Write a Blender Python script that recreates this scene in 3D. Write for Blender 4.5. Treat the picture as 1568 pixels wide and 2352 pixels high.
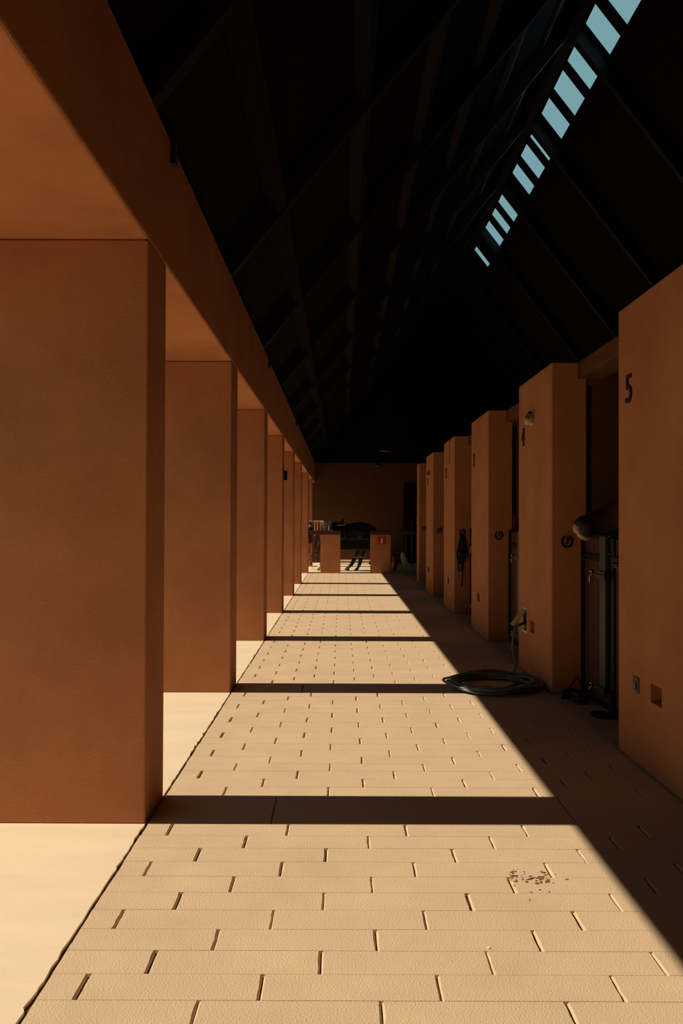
import bpy, bmesh, math, random
from mathutils import Vector, Matrix
random.seed(7)
R = math.radians
SC = bpy.context.scene
COL = SC.collection
for o in list(bpy.data.objects):
    bpy.data.objects.remove(o)

# ------------------------------------------------------------------ camera, sky, sun, exposure
H = 1.6                      # eye height
F = 1900.0                   # focal length in pixels of the 1568x2352 frame
FH = F * H
def Y(u): return u * FH      # u = 1 / (pixels below the horizon) -> metres along the aisle
cam_d = bpy.data.cameras.new('camera')
cam_d.sensor_fit = 'VERTICAL'; cam_d.sensor_height = 36.0
cam_d.lens = F / 2352.0 * 36.0
cam_d.clip_start = 0.05; cam_d.clip_end = 400
cam = bpy.data.objects.new('camera', cam_d); COL.objects.link(cam)
cam.matrix_world = Matrix.Translation((0, 0, H)) @ Matrix.Rotation(R(90) + math.atan(21.5 / F), 4, 'X') @ Matrix.Rotation(0.0035, 4, 'Z')
SC.camera = cam

w = bpy.data.worlds.new('sky'); SC.world = w; w.use_nodes = True
nt = w.node_tree; bg = nt.nodes['Background']
bg.inputs[1].default_value = 1.0
# clear teal sky, dimmed towards -x to weaken the fill light under the roof
_n = nt.nodes; _l = nt.links
_tc = _n.new('ShaderNodeTexCoord'); _sx = _n.new('ShaderNodeSeparateXYZ'); _l.new(_tc.outputs['Generated'], _sx.inputs[0])
_mr = _n.new('ShaderNodeMapRange'); _l.new(_sx.outputs['X'], _mr.inputs['Value'])
_mr.inputs['From Min'].default_value = -0.6; _mr.inputs['From Max'].default_value = 0.0
_mr.inputs['To Min'].default_value = 0.50; _mr.inputs['To Max'].default_value = 1.0
_v = _n.new('ShaderNodeVectorMath'); _v.operation = 'SCALE'; _v.inputs[0].default_value = (0.205, 0.372, 0.405); _l.new(_mr.outputs[0], _v.inputs['Scale'])
_l.new(_v.outputs[0], bg.inputs[0])

sun_d = bpy.data.lights.new('sun', 'SUN'); sun_d.energy = 5.65; sun_d.angle = R(0.53)
sun_d.color = (1.0, 0.84, 0.62)
sun = bpy.data.objects.new('sun', sun_d); COL.objects.link(sun)
XL = -0.645 * H              # aisle face of the left pillars
XO = -1.403 * H              # their outer face
XR = 1.226 * H               # aisle face of the right piers
XD = 1.395 * H               # plane of the stall doors
ZS = 1.937 * H               # soffit / pier tops
ZE = 2.432 * H               # top of the left beam (eaves)
elev = math.atan2(ZS, 0.757 * H - XO)
sun.rotation_euler = (0, -(R(90) - elev), 0)
SC.view_settings.view_transform = 'Standard'; SC.view_settings.look = 'None'
SC.view_settings.exposure = 0.0; SC.view_settings.gamma = 1.0
SC.view_settings.use_curve_mapping = False

# ------------------------------------------------------------------ materials
def mat(name, col, rough=0.8, metal=0.0, var=0.0, vscale=3.0, bump=0.0, bscale=60.0, spec=0.5, tint=None, stretch=None):
    m = bpy.data.materials.new(name); m.use_nodes = True
    t = m.node_tree; n = t.nodes; b = n['Principled BSDF']
    b.inputs['Base Color'].default_value = (*col, 1)
    b.inputs['Roughness'].default_value = rough; b.inputs['Metallic'].default_value = metal
    b.inputs['Specular IOR Level'].default_value = spec
    tc = n.new('ShaderNodeTexCoord')
    src = tc.outputs['Object']
    if stretch:
        mp = n.new('ShaderNodeMapping'); mp.inputs['Scale'].default_value = stretch
        t.links.new(src, mp.inputs[0]); src = mp.outputs[0]
    if var:
        nz = n.new('ShaderNodeTexNoise'); nz.inputs['Scale'].default_value = vscale; nz.inputs['Detail'].default_value = 6
        nz.inputs['Roughness'].default_value = 0.65
        t.links.new(src, nz.inputs[0])
        rp = n.new('ShaderNodeValToRGB')
        rp.color_ramp.elements[0].position = 0.3; rp.color_ramp.elements[1].position = 0.7
        c2 = tint or col
        rp.color_ramp.elements[0].color = (*[max(0, c * (1 - var)) for c in c2], 1)
        rp.color_ramp.elements[1].color = (*[min(1, c * (1 + var * .6)) for c in col], 1)
        t.links.new(nz.outputs[0], rp.inputs[0]); t.links.new(rp.outputs[0], b.inputs['Base Color'])
    if bump:
        nb = n.new('ShaderNodeTexNoise'); nb.inputs['Scale'].default_value = bscale; nb.inputs['Detail'].default_value = 5
        t.links.new(src, nb.inputs[0])
        bp = n.new('ShaderNodeBump'); bp.inputs['Strength'].default_value = bump; bp.inputs['Distance'].default_value = 0.01
        t.links.new(nb.outputs[0], bp.inputs['Height']); t.links.new(bp.outputs[0], b.inputs['Normal'])
    return m
M = {}
M['stucco'] = mat('stucco', (0.50, 0.215, 0.096), 0.93, var=0.12, vscale=1.6, bump=0.35, bscale=75, spec=0.08, tint=(0.47, 0.192, 0.086))
M['paver'] = mat('stamped_paver', (0.575, 0.43, 0.295), 0.9, var=0.08, vscale=2.2, bump=0.45, bscale=140, spec=0.1, tint=(0.56, 0.43, 0.295))
M['concrete'] = mat('smooth_concrete', (0.71, 0.585, 0.44), 0.88, var=0.08, vscale=1.5, bump=0.12, bscale=60, spec=0.15, stretch=(.6, 2, 1))
M['soil'] = mat('dark_earth', (0.07, 0.06, 0.035), 0.95, var=.3, vscale=2, bump=.4, bscale=20, spec=.05)
M['stallfloor'] = mat('darkened_stall_concrete', (0.42, 0.31, 0.21), 0.9, var=.15, vscale=3, bump=.2, bscale=60, spec=.1)  # concrete darkened to dim the bounce and match the shaded strip
M['joint'] = mat('joint_grit', (0.10, 0.065, 0.04), 0.95, spec=0.1)
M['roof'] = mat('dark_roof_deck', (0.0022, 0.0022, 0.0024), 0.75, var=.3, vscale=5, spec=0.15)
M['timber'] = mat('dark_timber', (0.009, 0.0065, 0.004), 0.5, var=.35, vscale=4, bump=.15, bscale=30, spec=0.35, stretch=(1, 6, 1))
M['lintel'] = mat('brown_timber', (0.13, 0.05, 0.024), 0.7, var=.3, vscale=5, bump=.2, bscale=30, spec=0.2, stretch=(6, .6, 6))
M['doorwood'] = mat('stall_door_wood', (0.075, 0.028, 0.016), 0.6, var=.35, vscale=5, bump=.2, bscale=30, spec=0.25, stretch=(5, 5, .5))
M['black'] = mat('black_paint', (0.006, 0.006, 0.006), 0.6, var=.2, vscale=6, spec=.2)
M['blackmetal'] = mat('black_iron', (0.010, 0.009, 0.008), 0.45, metal=.2, var=.2, vscale=10)
M['steel'] = mat('galvanised_steel', (0.035, 0.041, 0.033), 0.5, metal=.2, var=.25, vscale=14, bump=.1, bscale=40)
M['chrome'] = mat('bright_metal', (0.30, 0.26, 0.21), 0.3, metal=1, var=.1, vscale=10)
M['cream'] = mat('cream_plastic', (0.62, 0.46, 0.25), 0.6, var=.1, vscale=8)
M['lens'] = mat('lamp_lens', (0.20, 0.15, 0.08), 0.25, var=.1, vscale=8)
M['bronze'] = mat('bronze_plate', (0.12, 0.085, 0.055), 0.55, metal=.3, var=.15, vscale=20)
M['number'] = mat('black_numeral', (0.012, 0.008, 0.008), 0.6, var=.1, vscale=10)
M['hose'] = mat('green_grey_hose', (0.11, 0.145, 0.125), 0.4, var=.3, vscale=12, tint=(.075, .11, .095))
M['flap'] = mat('weathered_flap', (0.40, 0.25, 0.15), 0.65, var=.3, vscale=25)
M['whitemetal'] = mat('pale_metal', (0.72, 0.60, 0.45), 0.5, var=.12, vscale=20)
M['coat'] = mat('black_bay_coat', (0.022, 0.011, 0.006), 0.45, var=.4, vscale=6, spec=.35)
M['bay'] = mat('brown_bay_coat', (0.13, 0.042, 0.016), 0.5, var=.4, vscale=7, spec=.3)
M['muzzle'] = mat('pale_muzzle', (0.58, 0.40, 0.22), 0.6, var=.3, vscale=25, tint=(.40, .25, .13))
M['darkmuzzle'] = mat('dark_nostril', (0.018, 0.011, 0.008), 0.6, var=.3, vscale=20)
M['boot'] = mat('black_leg_boot', (0.010, 0.010, 0.010), 0.5, var=.3, vscale=15)
M['white'] = mat('white_strap', (0.75, 0.68, 0.58), 0.6, var=.1, vscale=20)
M['hoof'] = mat('cream_hoof', (0.70, 0.50, 0.30), 0.6, var=.2, vscale=12)
M['darkhoof'] = mat('dark_hoof', (0.06, 0.045, 0.035), 0.6, var=.2, vscale=12)
M['leather'] = mat('black_leather', (0.012, 0.010, 0.009), 0.35, var=.2, vscale=12)
M['brownleather'] = mat('brown_leather', (0.16, 0.055, 0.03), 0.4, var=.3, vscale=14)
M['orangecloth'] = mat('orange_cloth', (0.62, 0.25, 0.11), 0.9, var=.2, vscale=14)
M['creamcloth'] = mat('cream_cloth', (0.70, 0.55, 0.36), 0.9, var=.2, vscale=14)
M['greycloth'] = mat('grey_cloth', (0.38, 0.36, 0.33), 0.9, var=.3, vscale=18)
M['pole'] = mat('pinkish_wooden_pole', (0.42, 0.18, 0.10), 0.6, var=.2, vscale=8)
M['railwood'] = mat('dark_red_timber', (0.055, 0.013, 0.010), 0.6, var=.3, vscale=6, stretch=(.5, 5, 5))
M['red'] = mat('red_enamel', (0.42, 0.022, 0.012), 0.4, var=.12, vscale=8)
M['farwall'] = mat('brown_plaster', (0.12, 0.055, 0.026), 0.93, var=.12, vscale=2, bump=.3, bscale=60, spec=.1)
M['chalk'] = mat('chalk', (0.50, 0.30, 0.17), 0.9, var=.2, vscale=40)
M['debris'] = mat('brown_crumbs', (0.20, 0.09, 0.04), 0.9, var=.3, vscale=30)
M['pebble'] = mat('white_pebble', (0.85, 0.8, 0.72), 0.8, var=.1, vscale=30)
M['glass'] = mat('skylight_glass', (0.9, 0.95, 0.95), 0.02)
_b = M['glass'].node_tree.nodes['Principled BSDF']; _b.inputs['Transmission Weight'].default_value = 1.0
_b.inputs['IOR'].default_value = 1.02

# ------------------------------------------------------------------ helpers
def link(name, bm, m, parent=None, smooth=False):
    me = bpy.data.meshes.new(name); bmesh.ops.recalc_face_normals(bm, faces=bm.faces)
    bm.to_mesh(me); bm.free()
    for p in me.polygons: p.use_smooth = smooth
    ms = m if isinstance(m, (list, tuple)) else [m]
    for k in ms: me.materials.append(M[k])
    o = bpy.data.objects.new(name, me); COL.objects.link(o)
    if parent: o.parent = parent
    return o
def tag(o, label, cat, group=None, kind=None):
    o['label'] = label; o['category'] = cat
    if group: o['group'] = group
    if kind: o['kind'] = kind
    return o
def struct(o): o['kind'] = 'structure'; return o
def empty(name, loc=(0, 0, 0), rz=0):
    o = bpy.data.objects.new(name, None); COL.objects.link(o); o.location = loc; o.rotation_euler = (0, 0, rz)
    o.empty_display_size = 0.1
    return o
def box(bm, x0, x1, y0, y1, z0, z1, mi=0):
    v = [bm.verts.new((x, y, z)) for z in (z0, z1) for y in (y0, y1) for x in (x0, x1)]
    for f in ((0, 1, 3, 2), (4, 6, 7, 5), (0, 4, 5, 1), (2, 3, 7, 6), (0, 2, 6, 4), (1, 5, 7, 3)):
        bm.faces.new([v[i] for i in f]).material_index = mi
def B(*a):
    bm = bmesh.new(); box(bm, *a); return bm
def prism(bm, pts, axis, a, b):
    """pts: 2-D outline; extruded along axis from a to b."""
    def P(p, c):
        return {'x': (c, p[0], p[1]), 'y': (p[0], c, p[1]), 'z': (p[0], p[1], c)}[axis]
    va = [bm.verts.new(P(p, a)) for p in pts]; vb = [bm.verts.new(P(p, b)) for p in pts]
    n = len(pts); bm.faces.new(va); bm.faces.new(vb[::-1])
    for i in range(n): bm.faces.new((va[i], va[(i + 1) % n], vb[(i + 1) % n], vb[i]))
def tube(bm, pts, r, seg=8, closed=False, flat=1.0, caps=True):
    pts = [Vector(p) for p in pts]; n = len(pts); rings = []
    prev = None
    for i, p in enumerate(pts):
        if closed: t = pts[(i + 1) % n] - pts[i - 1]
        else: t = pts[min(i + 1, n - 1)] - pts[max(i - 1, 0)]
        if t.length < 1e-9: t = Vector((0, 0, 1))
        t.normalize()
        if prev is None:
            a = Vector((0, 0, 1)) if abs(t.z) < .9 else Vector((1, 0, 0))
            nrm = (a - t * a.dot(t)).normalized()
        else:
            nrm = prev - t * prev.dot(t)
            nrm = nrm.normalized() if nrm.length > 1e-6 else Vector((1, 0, 0))
        prev = nrm; bn = t.cross(nrm)
        rr = r[i] if isinstance(r, (list, tuple)) else r
        rings.append([bm.verts.new(p + (nrm * math.cos(2 * math.pi * k / seg) + bn * flat * math.sin(2 * math.pi * k / seg)) * rr) for k in range(seg)])
    for i in range(n if closed else n - 1):
        a, b = rings[i], rings[(i + 1) % n]
        for k in range(seg): bm.faces.new((a[k], a[(k + 1) % seg], b[(k + 1) % seg], b[k]))
    if not closed and caps:
        bm.faces.new(rings[0][::-1]); bm.faces.new(rings[-1])
def T(pts, r, **k):
    bm = bmesh.new(); tube(bm, pts, r, **k); return bm
def spline(P, n=8, closed=False):
    P = [Vector(p) for p in P]; out = []; m = len(P)
    for i in range(m if closed else m - 1):
        if closed: a, b, c, d = P[i - 1], P[i], P[(i + 1) % m], P[(i + 2) % m]
        else: a, b, c, d = P[max(i - 1, 0)], P[i], P[i + 1], P[min(i + 2, m - 1)]
        for k in range(n):
            t = k / n
            out.append(0.5 * ((2 * b) + (c - a) * t + (2 * a - 5 * b + 4 * c - d) * t * t + (3 * b - a - 3 * c + d) * t ** 3))
    if not closed: out.append(P[-1])
    return out
def bevel(o, wd=0.03, seg=3):
    md = o.modifiers.new('bevel', 'BEVEL'); md.width = wd; md.segments = seg; md.limit_method = 'ANGLE'; md.angle_limit = R(40)
    for p in o.data.polygons: p.use_smooth = False
    return o
def bake(o, cutters=()):
    """apply the object's modifiers plus difference cuts, without operators"""
    for c in cutters:
        md = o.modifiers.new('cut', 'BOOLEAN'); md.operation = 'DIFFERENCE'; md.solver = 'EXACT'; md.object = c
    dg = bpy.context.evaluated_depsgraph_get(); dg.update()
    me = bpy.data.meshes.new_from_object(o.evaluated_get(dg))
    o.modifiers.clear(); o.data = me
    for c in cutters: bpy.data.objects.remove(c)
    return o
def copy_tree(o, parent=None):
    c = o.copy(); COL.objects.link(c); c.parent = parent
    for ch in [k for k in bpy.data.objects if k.parent == o]: copy_tree(ch, c)
    return c

# bays: u of the front of each left pillar; right piers share it
UP = [0.001443 + 0.0011 * k for k in range(6)] + [0.0084, 0.0096]
TH = 0.000148                # pillar thickness
UB = [UP[0] - 0.0011 * 2, UP[0] - 0.0011]   # two more behind the camera
UFAR = 0.01053
Y0, Y1 = Y(-0.0018), Y(UFAR)

# ------------------------------------------------------------------ ground and floor
# stamped pavers: courses run across the aisle, three alternating offsets, a plain slab course at every pillar
bm = bmesh.new()
def paver(x0, x1, y0, y1, gx=0.009, gy=0.0009, dep=0.012):
    jit = lambda s: random.uniform(-s, s)
    x0 += jit(.003); x1 += jit(.003)
    n = 4
    top = []; bot = []
    # slightly wobbly cross joints
    wl = [jit(.002) for _ in range(n + 1)]; wr = [jit(.002) for _ in range(n + 1)]
    L = [(x0 + gx + wl[i], y0 + gy + (y1 - y0 - 2 * gy) * i / n) for i in range(n + 1)]
    Rr = [(x1 - gx + wr[i], y0 + gy + (y1 - y0 - 2 * gy) * i / n) for i in range(n + 1)]
    L0 = [(x0 + gx * .15, y0 + (y1 - y0) * i / n) for i in range(n + 1)]
    R0 = [(x1 - gx * .15, y0 + (y1 - y0) * i / n) for i in range(n + 1)]
    dz = jit(.0003)
    tl = [bm.verts.new((*p, dz)) for p in L]; tr = [bm.verts.new((*p, dz)) for p in Rr]
    bl = [bm.verts.new((*p, -dep)) for p in L0]; br = [bm.verts.new((*p, -dep)) for p in R0]
    for i in range(n):
        bm.faces.new((tl[i], tr[i], tr[i + 1], tl[i + 1]))
        bm.faces.new((bl[i], tl[i], tl[i + 1], bl[i + 1]))
        bm.faces.new((tr[i], br[i], br[i + 1], tr[i + 1]))
    bm.faces.new((bl[0], br[0], tr[0], tl[0])); bm.faces.new((tl[n], tr[n], br[n], bl[n]))
    return
xa, xb = XL + 0.008, XR - 0.004
edges = UB + UP
offs = [-0.170 * H, 0.088 * H, -0.043 * H]       # A, B, C going towards the camera
LB = 0.3835 * H
for i in range(len(edges) - 1):
    # slab course at pillar i
    ya, yb = Y(edges[i]), Y(edges[i] + TH)
    xs = [xa] + [x for x in (-0.229 * H, 0.788 * H) if xa < x < xb] + [xb]
    for a, b in zip(xs[:-1], xs[1:]): paver(a, b, ya, yb, gx=0.007 )
    yn, yf = Y(edges[i] + TH), Y(edges[i + 1])
    n = max(3, round((yf - yn) / (FH * 0.0000529)))
    for r in range(n):
        y1 = yf - (yf - yn) * r / n; y0 = yf - (yf - yn) * (r + 1) / n
        k0 = offs[r % 3]
        js = []
        k = -6
        while k < 8:
            x = k0 + k * LB
            if xa + .05 < x < xb - .05: js.append(x)
            k += 1
        js = [xa] + js + [xb]
        for a, b in zip(js[:-1], js[1:]): paver(a, b, y0, y1)
fl = struct(link('floor', bm, 'paver'))
# rough bed under the pavers and the plain floor beyond
bm = bmesh.new()
box(bm, xa - .02, xb + .02, Y0, Y(UP[6]) + .02, -0.2, -0.0115)
struct(link('floor_bed', bm, 'joint'))
bm = bmesh.new()
box(bm, XL - .002, XR + 4.5 * H, Y(UP[6]) + .02, Y1 + .3, -0.2, 0.0)
struct(link('floor_rear', bm, 'concrete'))
# smooth concrete on the sunny side, with a ragged broken edge along the pavers
bm = bmesh.new()
XAP = XO - 2.6
outl = [(XAP, Y0 - 4)]
y = Y0 - 4
outl.append((XL + .003, y))
yy = Y0
while yy < Y(UP[6]):
    big = 1.0 if random.random() < .22 else .35
    outl.append((XL + 0.003 + random.uniform(-.014, .004) * big, yy))
    yy += random.uniform(.02, .07)
outl += [(XL - .002, Y1 + 12), (XAP, Y1 + 12)]
va = [bm.verts.new((p[0], p[1], 0.0)) for p in outl]; vb = [bm.verts.new((p[0], p[1], -0.2)) for p in outl]
bm.faces.new(va)
for i in range(len(va)):
    j = (i + 1) % len(va); bm.faces.new((va[i], va[j], vb[j], vb[i]))
struct(link('concrete_apron', bm, 'concrete'))
bm = bmesh.new(); box(bm, -90, XAP - .01, Y0 - 4, Y1 + 12, -.2, -.01)
struct(link('ground', bm, 'soil'))  # unseen ground, kept dark to cut the light it bounces indoors
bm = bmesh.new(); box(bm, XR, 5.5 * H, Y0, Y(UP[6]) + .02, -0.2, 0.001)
struct(link('floor_stalls', bm, 'stallfloor'))

# ------------------------------------------------------------------ left side: beam over the pillars, soffit, pillars
bm = B(XO, XL, Y0, Y1, ZS, ZE)
bm2 = link('wall_left', bm, 'stucco'); struct(bm2); bevel(bm2, .02, 3)
names_l = ['nearest broad terracotta stucco pillar on the sunlit left side, cut off by the photo\'s left edge',
           'second terracotta stucco pillar from the front on the sunlit left side',
           'third terracotta stucco pillar from the front on the sunlit left side',
           'fourth terracotta pillar on the sunlit left side, carrying a small black box',
           'fifth terracotta pillar on the left side, just beyond the one with the black box',
           'sixth terracotta pillar on the left side, last but two before the dark wall',
           'seventh terracotta pillar on the left, where the low wall with the dark rail begins',
           'farthest shaded brown pillar on the left, behind the hanging cloths']
def pillar(u):
    bm = B(XO, XL, Y(u), Y(u + TH), 0, ZS - .002)
    o = link('stucco_pillar', bm, 'stucco')
    o.location = (0, 0, 0)
    return bevel(o, .011, 3)
for i, u in enumerate(UP):
    tag(pillar(u), names_l[i], 'pillar', 'stucco pillars along the sunny side')
for u in UB:
    tag(pillar(u), 'terracotta stucco pillar on the sunny side, behind the viewer and outside the photo', 'pillar', 'stucco pillars along the sunny side')

# ------------------------------------------------------------------ roof
SL = 1.30
XK, ZK = 2.43 * H, (1 + 1.443 + SL * (2.43 + 0.653)) * H     # ridge
def zl(x): return ZE + SL * (x - XL)
def zr(x): return ZK - SL * (x - XK)
XE = XK + (ZK - ZE) / SL
bm = bmesh.new()
t = .12
DK = .27
prism(bm, [(XL - .20, ZE + DK - .22), (XK, ZK), (XK, ZK + t * 1.7), (XL - .20, ZE + DK + .02)], 'y', Y0, Y1 + .3)
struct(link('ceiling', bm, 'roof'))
struct(link('trim_7', B(XO, XL - .17, Y0, Y1 + .3, ZE + .001, ZE + .30), 'roof'))  # unseen filler added above the beam to stop light leaking at the eaves
# right slope with the skylight strip cut out of it: ua..ub are the open stretches
XP0 = 2.565 * H; XP1 = 2.829 * H
pan = [(0.00385, 0.00431), (0.004400, 0.004590), (0.004800, 0.004963), (0.005050, 0.005285), (0.005384, 0.00561),
       (0.005890, 0.005950), (0.006045, 0.006263), (0.006378, 0.006571), (0.006980, 0.007167), (0.007287, 0.007465),
       (0.007595, 0.007811), (0.008309, 0.008443)]
ZPT = (zr(XP0) - H) / H; 
bm = bmesh.new()
def rs(x0, x1, y0, y1, th=.05):
    prism(bm, [(x0, zr(x0)), (x1, zr(x1)), (x1, zr(x1) + th), (x0, zr(x0) + th)], 'y', y0, y1)
PY = [(Y(a * 1.0), Y(b)) for a, b in pan]
PY = [(FH * a, FH * b) for a, b in pan]
rs(XK, XP0, Y0, Y1 + .3); rs(XP1, XE + .3, Y0, Y1 + .3)
prev = Y0
for a, b in PY:
    rs(XP0, XP1, prev, a); prev = b
rs(XP0, XP1, prev, Y1 + .3)
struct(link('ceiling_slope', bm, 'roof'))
for i, (a, b) in enumerate(PY):
    g = bmesh.new(); e = .02
    prism(g, [(XP0 - e, zr(XP0 - e) + .056), (XP1 + e, zr(XP1 + e) + .056), (XP1 + e, zr(XP1 + e) + .064), (XP0 - e, zr(XP0 - e) + .064)], 'y', a - e, b + e)
    struct(link('window_%d' % (i + 1), g, 'glass'))
# ridge beam, purlins, rafters
def beam_tag(o, lab, grp=None): return tag(o, lab, 'beam', grp)
bm = bmesh.new(); prism(bm, [(XK - .09, ZK - .42), (XK + .09, ZK - .42), (XK + .09, ZK - .12), (XK - .09, ZK - .12)], 'y', Y0, Y1)
beam_tag(link('ridge_beam', bm, 'timber'), 'dark ridge beam running along the roof peak beside the skylights')
ords = ['nearest', 'second', 'third', 'fourth', 'fifth', 'sixth', 'seventh', 'eighth', 'ninth']
D = .24
for k in range(9):
    u = 0.00147 + 0.00105 * k
    y = Y(u)
    bm = bmesh.new()
    prism(bm, [(XL - .06, ZE + .001), (XL + .005, ZE + .001), (XK, ZK - D * 1.5), (XK, ZK - .01), (XL - .06, ZE + DK - .08)], 'y', y, y + .11)
    prism(bm, [(XK, ZK - .01), (XK, ZK - D * 1.5), (XE - .2, zr(XE - .2) - D * 1.5), (XE - .2, zr(XE - .2) - .01)], 'y', y, y + .11)
    beam_tag(link('roof_rafter', bm, 'timber'), ords[k] + ' dark timber rafter pair from the front, crossing under the black roof', 'rafter pairs under the roof')
for k, x in enumerate([-0.348, 0.148, 0.64, 1.13, 1.62, 2.10]):
    X = x * H
    bm = bmesh.new()
    nx, nz = SL / math.hypot(1, SL), -1 / math.hypot(1, SL)      # pointing down out of the deck
    tx, tz = 1 / math.hypot(1, SL), SL / math.hypot(1, SL)
    q = [(X + tx * a + nx * b, zl(X) + tz * a + nz * b) for a, b in ((-.05, -.16), (.05, -.16), (.05, .01), (-.05, .01))]
    prism(bm, q, 'y', Y0, Y1)
    beam_tag(link('roof_purlin', bm, 'timber'), ['lowest', 'second lowest', 'third lowest', 'fourth lowest', 'second highest', 'highest'][k] + ' long dark purlin on the left roof slope', 'purlins on the left roof slope')
# black plates standing for the shadows at the rafter seats on the beam
for k, (u, lab) in enumerate([(0.00162, 'nearest'), (0.00380, 'middle'), (0.0061, 'farthest')]):
    bm = B(XL - .004, XL + .03, Y(u), Y(u) + .07, ZE - .15, ZE - .005)
    tag(link('rafter_seat_shadow', bm, 'blackmetal'), lab + ' small black plate standing for a rafter seat shadow at the top of the left beam', 'shadow plate', 'rafter seat shadows on the left beam')

# ------------------------------------------------------------------ right side: piers, lintels, partitions, doors
lab_r = ['broad terracotta stall pier at the right edge, marked 5',
         'terracotta stall pier marked 4, with the open hose box and a cream wall light',
         'terracotta stall pier marked 3, with chalk scribble on its shaded side',
         'terracotta stall pier marked 2, with a halter hanging on its shaded side',
         'terracotta stall pier marked 1, with a small light by its number',
         ]
PL = 0.000472
def face_y(u_near, off): return Y(u_near + off)
def pier(k, holes):
    un = UP[k]; y0, y1 = Y(un), Y(un + PL)
    if k == 0: y1 = Y(.00193)
    o = link('stall_pier', B(XR, XD + .06, y0, y1, 0, ZS), 'stucco'); bevel(o, .014, 3)
    cs = []
    for (a, b, z0, z1, dp) in holes:
        cs.append(link('cut', B(XR - .1, XR + dp, a, b, z0, z1), 'stucco'))
    bake(o, cs)
    o.data.materials.clear(); o.data.materials.append(M['stucco'])
    for p in o.data.polygons: p.use_smooth = False; p.material_index = 0
    return tag(o, lab_r[k], 'pier', 'stall piers on the right')
def niche(k):
    un = UP[k]
    return (Y(un + .000225), Y(un + .000285), H * (1 - .71), H * (1 - .636), .11)
HB = (Y(.002868), Y(.002935), H * (1 - .735), H * (1 - .572))         # hose box on pier 4
for k in range(5):
    hs = [niche(k)] if k < 5 else []
    if k == 1: hs.append((HB[0] + .012, HB[1] - .012, HB[2] + .02, HB[3] - .02, .13))
    pier(k, hs)
# last slim pier
o = link('stall_pier', B(1.272 * H, 1.50 * H, Y(.00716), Y(.00734), 0, ZS + .04), 'stucco'); bevel(o, .014, 3)
tag(o, 'farthest slim terracotta pier on the right, unnumbered, next to the dark doorway', 'pier', 'stall piers on the right')
# behind the camera
o = link('stall_pier', B(XR, XD + .06, Y(UP[0] - .0011), Y(UP[0] - .0011 + PL), 0, ZS), 'stucco'); bevel(o, .014, 3)
tag(o, 'terracotta stall pier behind the viewer, outside the photo', 'pier', 'stall piers on the right')

# lintels over the openings
ldesc = ['between piers 5 and 4', 'between piers 4 and 3', 'between piers 3 and 2', 'between piers 2 and 1', 'beyond pier 1']
for k in range(5):
    ya = Y(UP[k] + PL) if k else Y(.00193)
    yb = Y(UP[k + 1]) if k < 4 else Y(.00716)
    o = link('door_lintel', B(XR + .24, XD + .22, ya + .002, yb - .002, ZS - .16, ZS - .002), 'lintel'); bevel(o, .012, 2)
    tag(o, 'brown timber lintel above the stall opening ' + ldesc[k], 'lintel', 'lintels above the stall openings')
# partitions, each running back from its pier; dark slot window in them
for k in range(5):
    y0 = Y(UP[k])
    bm = bmesh.new(); X0 = XD + .062
    xs0, xs1 = 1.425 * H, 1.468 * H; z0s, z1s = H * 1.06, H * 1.807
    box(bm, X0, 5.3 * H, y0 + .012, y0 + .16, 0, ZS - .01)
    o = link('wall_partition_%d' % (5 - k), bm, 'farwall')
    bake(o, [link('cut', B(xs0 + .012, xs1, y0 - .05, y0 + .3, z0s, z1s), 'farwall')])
    struct(o)
    bm = B(xs0 + .012, xs1, y0 + .13, y0 + .158, z0s, z1s)
    struct(link('trim_%d' % (k + 1), bm, 'black'))
struct(link('wall_right', B(XE - .1, XE + .1, Y0, Y1 + .3, 0, ZE + .05), 'farwall'))

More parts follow.
